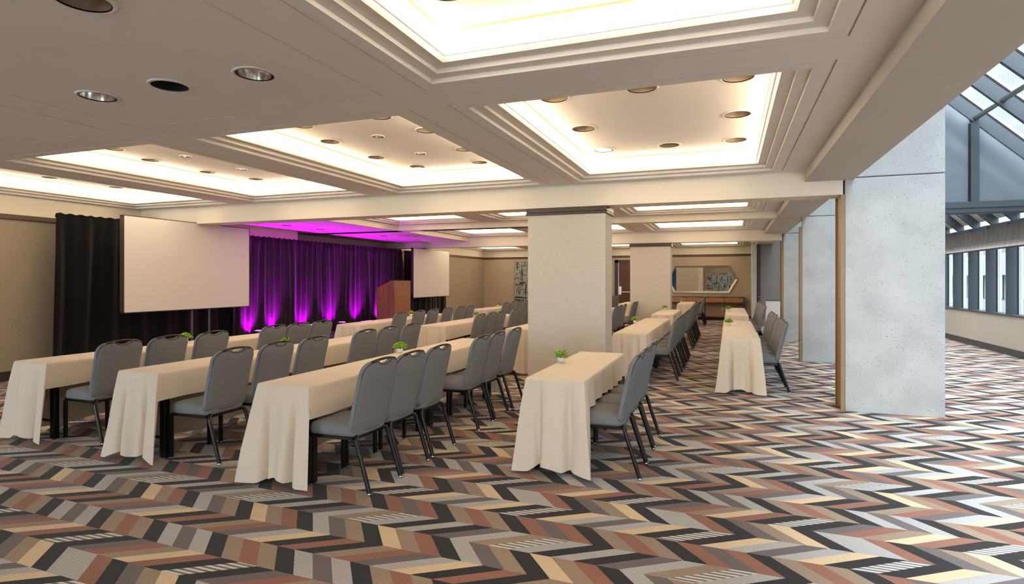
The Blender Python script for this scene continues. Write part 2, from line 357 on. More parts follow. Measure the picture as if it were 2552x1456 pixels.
LI = {('A', 1): [(-1.40,4.79,.135,T_), (-1.40,5.86,.135,T_), (-1.40,6.91,.135,S), (-.66,4.79,.135,T_), (-.64,6.92,.135,T_), (.07,4.79,.135,T_), (.08,5.86,.135,T_), (.08,6.92,.135,T_)],
      ('A', 0): [(-1.43,2.80,.135,S)],
      ('B', 1): [(-4.20,5.40,.125,T_), (-4.03,4.74,.125,T_), (-3.12,4.74,.125,T_), (-2.95,5.36,.125,T_), (-2.95,6.29,.125,T_), (-3.09,7.04,.125,T_), (-4.0,7.0,.125,T_), (-4.19,6.30,.125,T_), (-3.57,5.40,.072,s_), (-3.56,6.31,.072,s_)],
      ('C', 1): [(-7.04,5.42,.125,T_), (-6.84,4.80,.125,T_), (-7.05,6.31,.125,T_), (-6.83,7.0,.125,T_), (-6.42,5.42,.072,s_), (-6.42,6.32,.072,s_)],
      ('D', 1): [(-9.66,5.80,.125,T_), (-9.64,6.80,.125,T_)],
      ('B', 0): [(-2.83,1.84,.135,T_), (-4.21,2.84,.135,S), (-3.52,2.85,.135,K_), (-2.82,2.88,.135,S)]}
def bay(c, r):
    x0, x1 = cols[c]; y0, y1 = rows[r]
    if r in (2, 3) and c == 'C': x0 = -7.43
    return x0, x1, y0, y1
for c in 'ABCD':
    for r in (-1, 0, 1, 2, 3, 4):
        if c == 'D' and r in (2, 3): continue
        x0, x1, y0, y1 = bay(c, r); li = LI.get((c, r), ())
        if r <= 0 and c != 'A': flat_panel(x0, x1, y0, y1, li)
        else: coffer(x0, x1, y0, y1, li)
def field(x0, x1, y0, y1, cs, rs):
    plate(x0, x1, y0, y1, ZC, [rect(*bay(c, r)) for c in cs for r in rs]).build('ceiling_soffit', CEIL, ceil)
field(WX, XE+.02, YF, 7.80, 'ABCD', (-1, 0, 1)); field(-7.45, XE+.02, 8.13, 12.07, 'ABC', (2,)); field(-7.45, XE+.02, 12.38, 16.17, 'ABC', (3,)); field(WX, XE+.02, 16.58, YB, 'ABCD', (4,))
bx('ceiling_deck', CEIL, WX, XE+.3, YF, YB, 3.27, 3.4, ceil)
def beam(nm, *a, m=BEAMP): return struct(bx(nm, m, *a))
beam('ceiling_beam', WX, 1.268, 7.78, 8.15, ZB, 3.2); beam('ceiling_beam', WX, XE, 12.05, 12.4, ZS, 3.2); beam('ceiling_beam', WX, 1.268, 16.15, 16.6, ZB, 3.2)
# soffit over the stage with openings for its lights
SL = [(-8.93,10.02,.12), (-8.84,11.02,.12), (-8.62,13.3,.12), (-8.55,14.9,.12), (-7.98,13.9,.08)]
so = empty('ceiling_stage', kind='structure')
plate(WX, -7.45, 8.15, 16.15, ZS, [circ(a, b, r*.86) for a, b, r in SL]).build('soffit_board', CEIL, so)
bx('soffit_face', BEAMP, -7.47, -7.45, 8.15, 16.15, ZS, 3.2, so); bx('bulkhead', WALLP, WX, -9.78, 8.15, 11.35, 2.2, ZS, so)
bx('track_slot', DARKF, -6.85, -2.4, 12.16, 12.34, ZS-.012, ZS+.01, so)
# edge beam toward the glazed side
eb = struct(bx('ceiling_edge_beam', mat('edge_beam_shaded', (190, 181, 170), rough=.75, spec=.2, var=.02, vscale=2), XE, XO, YF, YB, ZS, 3.3));  # ceiling paint darkened, the beam's shade put into its colour
struct(bx('wall_right_upper', WALLP, XO-.15, XO-.002, YF, 20.6, 3.3, 7.0))

# fabric pillars --------------------------------------------------------
def pillar(x0, x1, y0, y1):
    p = empty('pillar', kind='structure')
    bx('cladding', COVERP, x0, x1, y0, y1, 0, 2.48, p, bevel=.004)
    bx('cap_board', TRIM, x0-.02, x1+.02, y0-.02, y1+.02, 2.50, ZB, p, bevel=.003); bx('cap_bead', TRIM, x0-.025, x1+.025, y0-.025, y1+.025, 2.462, 2.497, p, bevel=.006)
    bx('skirting', DARKF, x0-.012, x1+.012, y0-.012, y1+.012, 0, .14, p)
pillar(-2.68, -1.565, 7.83, 8.30); pillar(-2.55, -1.465, 16.2, 16.68)

# concrete piers ---------------------------------------------------------
def pier(x0, x1, y0, y1, ztop, jamb=True):
    p = empty('concrete_pier', kind='structure')
    bx('concrete_block', CONC, x0, x1, y0, y1, 0, 2.745, p, bevel=.008); bx('joint', mat('joint_grey', (90, 92, 92)), x0+.012, x1-.012, y0+.012, y1-.012, 2.745, 2.757, p)  # plain grey strip fills the joint between the concrete blocks
    b = MB(); b.prism([(x0, 2.757), (x1, 2.757), (x1, ztop(x1)), (x0, ztop(x0))], lambda q, s: (q[0], (y0, y1)[s], q[1])); b.build('concrete_block', CONC, p, bevel=.008)
    if jamb:
        bx('steel_jamb', JAMB, x0-.022, x0-.002, y0+.02, y1-.02, 0, ZB, p); bx('jamb_lip', JAMB, x0-.045, x0-.002, y0+.005, y0+.02, 0, ZB, p); bx('jamb_lip', JAMB, x0-.045, x0-.002, y1-.02, y1-.005, 0, ZB, p)
    return p
roofz = lambda x: 5.02 - .983*(x-3.59)
rz = lambda x: roofz(x) - .36
for (x0, x1, y0, y1) in ((1.29, 2.275, 7.77, 8.16), (1.31, 2.275, 12.20, 12.34), (1.33, 2.275, 16.43, 16.85)): pier(x0, x1, y0, y1, rz)
pier(.72, .885, 20.72, 21.1, lambda x: 2.86, False)
# grey folding partition closing the corridor
gp = empty('wall_partition', kind='structure')
for i in range(5):
    bx('partition_panel', GREYP, .98+i*.93, .98+(i+1)*.93-.02, 20.75, 20.85, .02, 2.75, gp)
bx('partition_jamb', mat('jamb_bronze', (66, 44, 34)), .90, .97, 20.68, 20.9, 0, 2.74, gp); bx('partition_filler', GREYP, .88, 1.0, 20.86, YB, 0, 2.9, gp); bx('partition_head', GREYP, .9, XG, 20.76, 20.84, 2.75, 7, gp)
h = MB(); h.tube([(.955, 20.66, 1.0), (.91, 20.62, 1.0)], .012); h.build('latch', CHROME, gp)

# glazed side -------------------------------------------------------------
wr = empty('wall_right', kind='structure')
bx('low_wall', COVERL, XR, XR+.12, YF, 20.75, 0, .80, wr); bx('skirting', mat('charcoal_skirting', (66, 64, 66), rough=.5), XR-.02, XR, YF, 20.75, 0, .14, wr)
bx('window_ledge', STEEL, XR-.02, XG+.06, YF, 20.75, .80, .835, wr)
FY = [12.25-1.05*k for k in range(0, 16)] + [12.88+1.01*k for k in range(0, 8)]; FY.sort()
wn = empty('window_1', kind='structure')
mull = None
def inst(o, par, dy):
    c = o.copy(); COL.objects.link(c); c.parent = par; c.location.y = dy; return c
for i, y in enumerate(FY):
    if i == 0:
        m0 = bx('mullion', STEEL, XR-.0, XG-.01, -.03, .03, .835, 2.75, wn); m0.location.y = y
        g0 = bx('mullion_cap', CAPW, XG-.02, XG+.05, -.04, .04, .835, 2.75, wn); g0.location.y = y
        gk = bx('gasket', STEELD, XG-.05, XG-.018, -.036, .036, .835, 2.75, wn); gk.location.y = y
    else:
        inst(m0, wn, y); inst(g0, wn, y); inst(gk, wn, y)
for i in range(len(FY)-1):
    bx('pane', GLASS, XG, XG+.01, FY[i]+.04, FY[i+1]-.04, .835, 2.75, wn)
bx('head_rail', STEEL, XR+.05, XG+.05, YF, 20.75, 2.68, 2.78, wn)
# gathered roller shade under the eaves
def shade(y0, y1):
    t = empty('window_shade', (5.34, (y0+y1)/2, 2.2)); L_ = y1-y0
    def strip(z0, z1, xo, m, nm, amp):
        b = MB(); n = int(L_*22); rws = 5
        for i in range(n+1):
            y = -L_/2 + L_*i/n
            for j in range(rws+1):
                tt = j/rws; x = xo + amp*math.sin(y*27+.8*math.sin(y*5)+tt*1.5) + .02*math.sin(tt*PI)
                b.v.append((x, y, z0+(z1-z0)*tt))
        for i in range(n):
            for j in range(rws):
                a = i*(rws+1)+j; b.f.append((a, a+rws+1, a+rws+2, a+1)); b.mi.append(0)
        return b.build(nm, m, t, smooth=60)
    strip(.14, .47, 0, SHADE, 'gathered_cloth', .012); strip(.03, .15, -.035, SHADEL, 'lining_fold', .008)
    bx('hem_bar', mat('dark_hem', (58, 44, 40)), -.05, -.02, -L_/2, L_/2, 0, .03, t)
    tag(t, 'gathered grey brown fabric shade hung along the eaves above the windows', 'window shade')
shade(9.5, 20.6)
# sloped roof glazing
sk = empty('window_2', kind='structure')
def slope_box(nm, m, x0, x1, y0, y1, lo, hi, par, z=roofz):
    b = MB(); b.prism([(x0, z(x0)+lo), (x1, z(x1)+lo), (x1, z(x1)+hi), (x0, z(x0)+hi)], lambda q, s: (q[0], (y0, y1)[s], q[1])); return b.build(nm, m, par)
for i, y in enumerate(FY):
    if i == 0:
        ra = slope_box('rafter', STEEL, XO-.1, XG, -.035, .035, -.34, -.03, sk); rb = slope_box('rafter_gasket', STEELD, XO-.1, XG, -.045, .045, -.05, -.02, sk); rc = slope_box('glazing_cap', CAPW, XO-.1, XG, -.055, .055, -.02, .035, sk)
        for q in (ra, rb, rc): q.location.y = y
    else:
        for q in (ra, rb, rc): inst(q, sk, y)
for i in range(len(FY)-1):
    slope_box('pane', GLASS, XO-.1, XG, FY[i]+.05, FY[i+1]-.05, .0, .012, sk)
pu = MB(); pu.tube([(4.02, YF, 4.36), (4.02, 12.2, 4.36)], .042, 12); pu.build('purlin', BRUSH, sk, smooth=True)
slope_box('eave_trim', CAPW, XG-.35, XG-.02, YF, 20.7, -.10, -.04, sk)
# gable infill of frosted panels
ga = empty('window_3', kind='structure')
bx('transom', STEEL, 2.28, XG, 12.17, 12.33, 2.70, 2.90, ga); bx('transom_lip', STEEL, 2.28, XG, 12.15, 12.17, 2.80, 2.905, ga); bx('transom_shadow', STEELD, 2.28, XG, 12.155, 12.17, 2.70, 2.715, ga)
b = MB(); b.prism([(2.28, 2.9), (3.93, 2.9), (3.93, roofz(3.93)-.33), (2.28, roofz(2.28)-.33)], lambda q, s: (q[0], (12.235, 12.25)[s], q[1])); b.build('pane', FROST, ga)
b = MB(); b.prism([(4.05, 2.9), (5.3, 2.9), (5.3, roofz(5.3)-.33), (4.05, roofz(4.05)-.33)], lambda q, s: (q[0], (12.235, 12.25)[s], q[1])); b.build('pane', FROST, ga)
bx('post', STEEL, 3.93, 4.05, 12.16, 12.3, 2.9, roofz(4.05)-.3, ga); bx('post_gasket', STEELD, 3.915, 3.93, 12.2, 12.24, 2.9, roofz(4.05)-.3, ga); bx('post_gasket', STEELD, 4.05, 4.062, 12.2, 12.24, 2.9, roofz(4.05)-.3, ga)

# ------------------------------------------------------------------ outside
gd = struct(bx('ground', mat('outdoor_paving', (96, 96, 94)), 5.8, 60, -40, 110, -.6, -.4))
FACW = facade('wavy_line_facade')
bd = empty('office_building', (14, 12, -.4)); FAC = mat('pale_precast', (88, 88, 87), rough=.9, var=.06, vscale=.6); FACD = mat('facade_glass', (40, 46, 52), rough=.15)
bx('wall', FAC, 0, 4, -34, 95, 0, 3.1, bd); bx('ledge', FAC, -1.2, 0, -34, 95, 2.2, 3.3, bd); bx('patterned_wall', FACW, 3, 8, -34, 95, 3.3, 34, bd); bx('parapet', FAC, -1.2, 0, -34, 95, 0, .9, bd)
wp = None
for i in range(48):
    if wp is None: wp = bx('window', FACD, -.06, 0, 0, 1.1, .9, 2.2, bd); wp.location.y = -33
    else: inst(wp, bd, -33+i*2.6)
fin = None
tag(bd, 'pale concrete building with dark windows across from the glazed corridor', 'building')
def bush(name, loc, w_, h_, label):
    b = MB(); rr = random.Random(hash(label) % 1000)
    for i in range(900):
        a = rr.random()*2*PI; r = math.sqrt(rr.random())*w_/2; z = rr.random()**.8*h_; r *= (1-.5*(z/h_)**2)
        c = Vector((r*math.cos(a), r*math.sin(a), z)); u = Vector((rr.uniform(-1,1), rr.uniform(-1,1), rr.uniform(-1,1))).normalized()*.05; v = Vector((rr.uniform(-1,1), rr.uniform(-1,1), rr.uniform(-1,1))).normalized()*.03
        b.add([c-u, c+v, c+u, c-v], [(0,1,2,3)])
    o = b.build(name, mat('hedge_leaf', (84, 100, 60), var=.3), recalc=False); o.location = loc; tag(o, label, 'shrub'); return o
bush('shrub', (8.5, 19.6, -.4), 1.3, 2.0, 'leafy green shrub outside the farthest window beyond the piers')
bush('shrub', (8.4, 15.9, -.4), 1.5, 2.0, 'leafy green shrub outside the nearer windows at the right edge')

# ------------------------------------------------------------------ downlights
def cone(r, z, kind):
    i = r*.84
    if kind == 'small': return [(i, z-.001), (i*.96, z+.03), (i*.75, z+.09), (i*.4, z+.10), (.001, z+.10)]
    return [(i, z-.001), (i*.985, z+.03), (i*.9, z+.09), (i*.7, z+.15), (.001, z+.155)]
DLM = {}
def downlight(x, y, z, r, kind, label, group):
    t = empty('downlight', (x, y, z)); key = (r, kind)
    if key not in DLM:
        rm = {'silver': REFL_S, 'small': REFL_S, 'tan': REFL_T, 'black': BLACKM}[kind]
        a = MB().lathe([(r*.84, -.002), (r*.86, -.007), (r*.95, -.009), (r, -.004), (r, 0)], 40).build('trim_ring', CEIL, t, smooth=60)
        b = MB().lathe([(p, q) for p, q in cone(r, 0, kind)], 40).build('reflector', rm, t, smooth=60)
        c = MB().lathe([(r*.86, -.0005), (r*.86, -.0075), (r*.83, -.0075), (r*.83, -.0005)], 40).build('inner_rim', BLACK if kind != 'black' else BRUSH, t)
        DLM[key] = (a, b, c)
    else:
        for q in DLM[key]:
            c = q.copy(); COL.objects.link(c); c.parent = t
    tag(t, label, 'downlight', group)
GN = {('A', 1): 'right coffer', ('B', 1): 'middle coffer', ('C', 1): 'coffer above the big screen', ('D', 1): 'coffer by the left wall', ('B', 0): 'flat ceiling panel', ('A', 0): 'nearest lit coffer, top edge'}
ORD = ['nearest', 'second', 'third', 'fourth', 'fifth', 'sixth', 'seventh', 'eighth', 'ninth', 'tenth']
DN = {('A',1): ['tan lined downlight, nearest on the left side', 'tan lined downlight, middle of the left side', 'bright silver downlight at the far left corner', 'tan lined downlight, nearest in the middle', 'tan lined downlight, far middle', 'tan lined downlight, nearest on the right side', 'tan lined downlight, middle of the right side', 'tan lined downlight at the far right corner'],
      ('A',0): ['large mirror finished downlight'],
      ('B',1): ['tan downlight, near one on the left edge', 'tan downlight half hidden, near left', 'tan downlight half hidden, near right', 'tan downlight cut by the soffit, right side', 'tan downlight cut by the soffit, far right side', 'tan downlight at the far right corner', 'tan downlight next to the ceiling speaker', 'tan downlight, far one on the left edge', 'small silver downlight, nearer of the pair', 'small silver downlight, farther of the pair'],
      ('C',1): ['tan downlight, middle of the left edge', 'tan downlight half hidden at the near end', 'tan downlight, far one on the left edge', 'tan downlight at the far end', 'small silver downlight, nearer of the pair', 'small silver downlight, farther of the pair'],
      ('D',1): ['tan downlight, nearer of two', 'tan downlight, farther of two'],
      ('B',0): ['large champagne downlight cut by the top edge', 'silver downlight, left of the black one', 'open black downlight', 'silver downlight, right of the black one']}
for k, li in LI.items():
    z = ZC if k == ('B', 0) else ZI
    for (x, y, r, kd), nm in zip(li, DN[k]):
        downlight(x, y, z, r, kd, nm + ' in the ' + GN[k], 'round downlights in the ceiling')
for i, (x, y, r) in enumerate(SL):
    downlight(x, y, ZS, r, 'silver' if i == 4 else 'tan', ORD[i] + ' downlight in the magenta lit soffit over the stage', 'downlights over the stage')
sp = empty('ceiling_speaker', (-4.1, 7.22, ZI)); MB().lathe([(.15, 0), (.15, -.006), (.12, -.012), (.10, -.008), (.001, -.008)], 40).build('grille', INNER, sp, smooth=40)
MB().lathe([(.16, 0), (.16, -.01), (.148, -.01)], 40).build('rim', POTM, sp); tag(sp, 'round white ceiling speaker beside a downlight in the middle coffer', 'speaker')

# ------------------------------------------------------------------ stage, drapes, uplights
st = empty('stage', (-8.65, 12.6, 0))
bx('stage_deck', STAGEC, -.83, .98, -3.4, 3.6, .20, .25, st); bx('stage_skirt', VELVET, -.81, .96, -3.38, 3.58, 0, .20, st)
for yy in (-1.2, 1.2): bx('deck_joint', mat('joint_dark', (40, 34, 44)), -.83, .98, yy-.006, yy+.006, .2501, .2515, st)
tag(st, 'low carpeted platform in front of the magenta lit drapes', 'stage')
def drape(nm, x, y0, y1, ztop, zbot, label, seed, dens=6.5, amp=.05, flare=0, m=None, hf=0):
    rr = random.Random(seed); L_ = y1-y0; t = empty(nm, (x, (y0+y1)/2, 0)); n = int(L_*60); rws = 26
    ph = [rr.uniform(0, 6.28) for _ in range(6)]; b = MB()
    def f(y, t_):   # t_ 0 top .. 1 bottom
        y2 = y + .03*math.sin(t_*3+y*4+ph[3])
        a = math.sin(y2*dens*2.1+ph[0]+.9*math.sin(y2*1.3+ph[1]))*.55 + math.sin(y2*dens*4.3+ph[2]+1.2*math.sin(y2*2.2+ph[4]))*.3*(1-.6*t_) + .35*math.sin(y2*dens*.8+ph[5])*t_
        if hf: a = a*.8 + hf*(math.sin(y2*29+ph[4]+1.5*math.sin(y2*2.7+ph[0])) + .5*math.sin(y2*47+ph[2]+1.1*math.sin(y2*5+ph[1])))*(1-.25*t_)
        s = .35+.65*min(1, t_*4) if t_ > .03 else .25
        return a*amp*s
    for i in range(n+1):
        y = -L_/2 + L_*i/n
        for j in range(rws+1):
            t_ = (j/rws)**1.25; z = ztop + (zbot-ztop)*t_
            yy = y*(1+flare*t_/L_*2) ; xx = f(y, t_)
            if j == 1: xx -= .015
            if j == 2: xx += .01
            z2 = z - (.0 if j else .008*math.sin(y*40+ph[0]) - .004)
            b.v.append((xx, yy, z2))
    for i in range(n):
        for j in range(rws):
            a = i*(rws+1)+j; b.f.append((a, a+rws+1, a+rws+2, a+1)); b.mi.append(0)
    b.build('curtain_cloth', m or VELVET, t, smooth=80)
    p = MB(); p.tube([(-.05, -L_/2+.03, ztop-.05), (-.05, L_/2-.03, ztop-.05)], .016, 8); p.build('top_pipe', BRUSH, t)
    for yy in (-L_/2+.14, L_/2-.14):
        q = MB(); q.tube([(-.10, yy, 0), (-.10, yy, ztop-.06)], .02, 8); q.build('upright_pole', BRUSH, t)
        bx('base_plate', BLACKM, -.3, .05, yy-.07, yy+.07, 0, .008, t)
    tag(t, label, 'curtain'); return t
drape('pipe_drape', -9.86, 6.0, 9.75, 2.60, .02, 'black pipe and drape curtain standing left of the big left screen', 3, flare=.06)
drape('pipe_drape', -9.61, 9.25, 15.85, 2.50, .02, 'magenta lit black curtain behind the lectern on the stage', 11, dens=4.2, amp=.07, m=VELVETP, hf=.42)
drape('pipe_drape', -9.64, 16.1, 18.95, 2.49, .02, 'unlit black curtain behind the small far screen', 5, flare=.05)
def uplight(y, x=-9.30, label='', bar=False, pw=420, glow=12, ang=78):
    t = empty('uplight', (x, y, .25))
    lens = mat('magenta_lens', (255, 120, 255), emit=(1, .05, 1), epow=glow)
    if bar:
        bx('housing', BLACKM, -.05, .05, -.24, .24, .10, .18, t, bevel=.008); bx('lens', lens, -.04, .04, -.22, .22, .1805, .186, t)
        for s in (-.2, .2): bx('foot', BLACKM, -.07, .07, s-.015, s+.015, 0, .10, t)
    else:
        bx('housing', BLACK, -.09, .09, -.12, .12, .05, .23, t, bevel=.03); m = MB(); m.lathe([(.001, .2345), (.075, .2345), (.085, .231)], 20); m.build('lens', lens, t)
        bx('yoke', BLACKM, -.02, .02, -.145, -.13, 0, .16, t); bx('yoke', BLACKM, -.02, .02, .13, .145, 0, .16, t); bx('foot', BLACKM, -.1, .1, -.15, .15, 0, .015, t)
    ld = bpy.data.lights.new('uplight_lamp', 'SPOT'); ld.energy = pw; ld.color = MAG; ld.spot_size = R(ang); ld.spot_blend = .9; ld.shadow_soft_size = .05
    lo = bpy.data.objects.new('uplight_lamp', ld); COL.objects.link(lo); lo.parent = t; lo.location = (-.105, 0, .16); lo.rotation_euler = (R(180), R(0), 0); lo.rotation_euler = (PI, R(-36), 0)
    l2 = bpy.data.lights.new('uplight_lamp', 'SPOT'); l2.energy = pw*.3; l2.color = MAG; l2.spot_size = R(110); l2.spot_blend = 1; l2.shadow_soft_size = .05
    lo2 = bpy.data.objects.new('uplight_lamp', l2); COL.objects.link(lo2); lo2.parent = t; lo2.location = (.03, 0, .25); lo2.rotation_euler = (PI, R(12), 0)
    tag(t, label, 'stage light', 'magenta uplights along the stage curtain'); return t
uplight(9.62, label='black uplight at the left end of the magenta curtain')
uplight(10.3, label='black uplight lighting the second magenta fold from the left')
uplight(11.3, label='black uplight lighting the middle of the magenta curtain')
uplight(12.3, x=-9.2, label='squat black stage light beside the lit bar, left of the lectern')
uplight(13.4, x=-9.2, label='glowing magenta light bar on the stage left of the lectern', bar=True, pw=330, ang=84)
uplight(14.5, label='black uplight hidden behind the lectern', pw=450)

# lectern
lc = empty('lectern', (-8.3, 13.75, .25))
b = MB(); b.prism([(-.55, 0), (0, 0), (0, 1.28), (-.13, 1.28), (-.55, 1.09), (-.57, 1.05), (-.57, .02)], lambda q, s: (q[0], (-.41, .41)[s], q[1])); b.build('body', LECT, lc, bevel=.006)
b = MB(); b.prism([(-.14, 1.283), (-.56, 1.095), (-.56, 1.11), (-.14, 1.298)], lambda q, s: (q[0], (-.38, .38)[s], q[1])); b.build('reading_top', BLACKM, lc)
b = MB(); b.tube([(-.06, .1, 1.28), (-.06, .1, 1.30), (-.08, .1, 1.305), (-.28, .1, 1.31)], .012, 8); b.build('microphone', BLACKM, lc)
bx('plinth', BLACKM, -.53, -.02, -.39, .39, -.0, .02, lc); tag(lc, 'walnut grained lectern with sloping top on the stage', 'lectern')

# projection screens: x plane, y range, z range
def screen(x, y0, y1, z0, z1, label, poles):
    t = empty('projection_screen', (x, (y0+y1)/2, 0)); h_ = (y1-y0)/2
    bx('screen_fabric', SCREENW, -.006, .004, -h_+.012, h_-.012, z0+.012, z1-.012, t)
    for a in ((-h_, -h_+.03, z0, z1), (h_-.03, h_, z0, z1), (-h_, h_, z0, z0+.03), (-h_, h_, z1-.03, z1)): bx('frame', DARKF, -.075, -.004, *a, t)
    for a in ((-h_, -h_+.014, z0, z1), (h_-.014, h_, z0, z1), (-h_, h_, z0, z0+.014), (-h_, h_, z1-.008, z1)): bx('edge', DARKF, -.004, .006, *a, t)
    for p in poles:
        b = MB(); b.tube([(-.10, p, 0), (-.10, p, z1-.1)], .022, 8); b.build('stand_pole', mat('grey_pole', (92, 90, 96), rough=.4, metal=.6), t); bx('stand_foot', BLACKM, -.35, .35, p-.03, p+.03, 0, .03, t)
    tag(t, label, 'screen', 'projection screens flanking the stage'); return t
s1 = screen(-8.95, 6.42, 9.02, 1.02, 2.58, 'large blank projection screen on poles at the left of the stage', (.05, .42)); s1.rotation_euler.z = R(.6)
s2 = screen(-8.95, 15.42, 17.85, 1.0, 2.53, 'smaller looking blank projection screen beyond the lectern', (.08, .45))

# ------------------------------------------------------------------ banquet chairs
def make_chair():
    t = empty('banquet_chair')
    # seat cushion
    b = MB(); nx, ny = 12, 12
    def sq(u): return math.copysign(abs(u)**.75, u)
    x0, x1, hy = -.285, .15, .215; rows_ = []
    prof = [(.90, .400), (.97, .405), (1.0, .425), (1.0, .450), (.975, .472), (.93, .485), (.85, .493), (.6, .502), (.3, .506)]
    n = 40
    for sc_, z in prof:
        for k in range(n):
            a = 2*PI*k/n; c, s = math.cos(a), math.sin(a); p = .28
            px = math.copysign(abs(c)**p, c); py = math.copysign(abs(s)**p, s)
            b.v.append(((x0+x1)/2+(x1-x0)/2*px*sc_, hy*py*sc_*(1-.04*px), z + (.0 if px < .9 else .0)))
    for i in range(len(prof)-1):
        for k in range(n): b.f.append((i*n+k, i*n+(k+1) % n, (i+1)*n+(k+1) % n, (i+1)*n+k)); b.mi.append(0)
    b.f.append(tuple(range((len(prof)-1)*n, len(prof)*n))); b.mi.append(0); b.f.append(tuple(range(n))[::-1]); b.mi.append(0)
    b.build('seat', FABRIC, t, smooth=70)
    # backrest, curved shell
    hw = .228; ncol, nrow = 32, 14; ys = [hw*math.sin(PI/2*(2*i/ncol-1)) for i in range(ncol+1)]
    def ztop(y):
        z = .940 + .022*(1-(y/hw)**2); e = abs(y)-(hw-.07)
        if e > 0: z -= .07 - math.sqrt(max(0, .07**2-e*e))
        if abs(y) < .080: z -= .033*math.sqrt(1-(y/.080)**2)
        return z
    def zbot(y):
        z = .425; e = abs(y)-(hw-.06)
        if e > 0: z += .06 - math.sqrt(max(0, .06**2-e*e))
        return z
    def cx(y, z): return .135 + .115*((z-.42)/.52)**1.15 - .03*(1-(y/hw)**2)*-1 - .03 + .0
    b = MB(); nr = nrow+1
    for side in (1, -1):
        for i, y in enumerate(ys):
            for j in range(nr):
                z = zbot(y)+(ztop(y)-zbot(y))*j/nrow
                eh = min(1, (hw-abs(y))/.03); ev = min(1, min(z-zbot(y), ztop(y)-z)/.03); e = math.sqrt(max(0, min(eh, ev))); th = .013+.014*e
                b.v.append((cx(y, z)+side*th, y*(.985 if side > 0 else .985), z))
    A = lambda s, i, j: s*(ncol+1)*nr + i*nr + j
    for i in range(ncol):
        for j in range(nrow):
            b.f.append((A(0,i,j), A(0,i+1,j), A(0,i+1,j+1), A(0,i,j+1))); b.f.append((A(1,i,j), A(1,i,j+1), A(1,i+1,j+1), A(1,i+1,j))); b.mi += [0, 0]
    for j in range(nrow):
        for i in (0, ncol): b.f.append((A(0,i,j), A(0,i,j+1), A(1,i,j+1), A(1,i,j))); b.mi.append(0)
    for i in range(ncol):
        for j in (0, nrow): b.f.append((A(0,i,j), A(0,i+1,j), A(1,i+1,j), A(1,i,j))); b.mi.append(0)
    br = b.build('backrest', FABRIC, t, smooth=55)
    # piping along the rear rim
    loop = [(cx(y, zbot(y))+.016, y*.965, zbot(y)+.010) for y in ys] + [(cx(hw, z)+.016, hw*.965, z) for z in (.55, .68, .80)] + [(cx(y, ztop(y))+.016, y*.965, ztop(y)-.010) for y in reversed(ys)] + [(cx(hw, z)+.016, -hw*.965, z) for z in (.80, .68, .55)]
    loop.append(loop[0]); b = MB(); b.tube(loop, .0032, 5); b.build('piping', PIPE, br)
    # black grip bar over the crescent cut-out
    gb = []
    for k in range(13):
        y = -.155+.31*k/12; gb.append((cx(y, .955)+.004, y, .9465+.017*(1-(y/.155)**2)))
    b = MB(); b.tube(gb, .0105, 8); b.build('handle', BLACK, br, smooth=60)
    # frame
    b = MB(); 
    ringp = [(-.27,-.19),(-.27,.19),(.13,.19),(.13,-.19)]
    b.box(-.28, -.255, -.205, .205, .378, .400); b.box(.10, .13, -.19, .19, .378, .400); b.box(-.27, .12, -.207, -.182, .378, .400); b.box(-.27, .12, .182, .207, .378, .400)
    b.build('seat_frame', BLACK, t, bevel=.004)
    def tub(pts): 
        q = MB(); q.tube(pts, .0165, 10); return q
    for s in (-1, 1):
        lg = tub([(.115, s*.150, .402), (.130, s*.172, .402), (.143, s*.188, .394), (.152, s*.196, .372), (.160, s*.199, .345), (.268, s*.205, .014)]).build('leg', BLACK, t, smooth=60)
        g = MB(); g.lathe([(.001, 0), (.016, .0), (.0185, .006), (.0185, .016), (.0165, .02)], 12, c=(.270, s*.205)); g.build('foot_glide', CHROME, lg, smooth=40)
    tub([(.115, -.155, .402), (.115, .155, .402)]).build('rear_crossbar', BLACK, t, smooth=60)
    for s in (-1, 1):
        q = MB(); q.box(-.285, -.258, s*.20-.016, s*.20+.016, .014, .385); lg = q.build('leg', BLACK, t, bevel=.004)
        g = MB(); g.lathe([(.001, 0), (.013, .0), (.015, .006), (.015, .016), (.013, .02)], 12, c=(-.271, s*.20)); 
        for z in (.09, .22): g.lathe([(.001, .004), (.005, .003), (.006, 0)], 8, c=(0, 0)) if False else None
        g.build('foot_glide', CHROME, lg, smooth=40)
    return t
proto = make_chair()
CH = {  # (row, block): (x of rear feet line centre offset, [y...])
 ('R1', 1): (-5.52, [3.96, 4.48, 5.04, 6.00, 6.46, 6.95]), ('R2', 1): (-4.01, [3.88, 4.40, 4.93, 5.84, 6.34, 6.92]), ('R3', 1): (-2.435, [3.75, 4.20, 4.70, 5.66, 6.12, 6.68]), ('R4', 1): (-.67, [4.74, 5.20, 5.70]),
 ('R1', 2): (-5.58, [9.21, 9.90, 10.46, 11.12, 11.74, 12.25]), ('R2', 2): (-4.03, [9.29, 9.80, 10.28, 11.05, 11.55, 12.05]), ('R4', 2): (-.745, [9.32, 9.80, 10.3, 11.0, 11.5, 12.0]), ('R5', 2): (.75, [8.93, 9.38, 9.92, 10.68, 11.24, 11.78]),
 ('R1', 3): (-5.48, [14.32, 14.82, 15.4, 16.0]), ('R3', 3): (-2.35, [13.1, 13.6, 14.2, 15.7, 16.3, 16.9]), ('R4', 3): (-.755, [13.6, 14.15, 14.7, 15.5, 16.1, 16.75]), ('R5', 3): (.78, [14.3, 14.8, 15.3, 16.1, 16.6, 17.1]),
 ('R2', 4): (-3.9, [20.9, 21.4, 22.0]), ('R4', 4): (-.76, [20.6, 21.1, 21.6])}
RN = {'R1': 'stage-side row', 'R2': 'second row from the stage', 'R3': 'third row from the stage', 'R4': 'row right of pillar', 'R5': 'row by the concrete piers'}
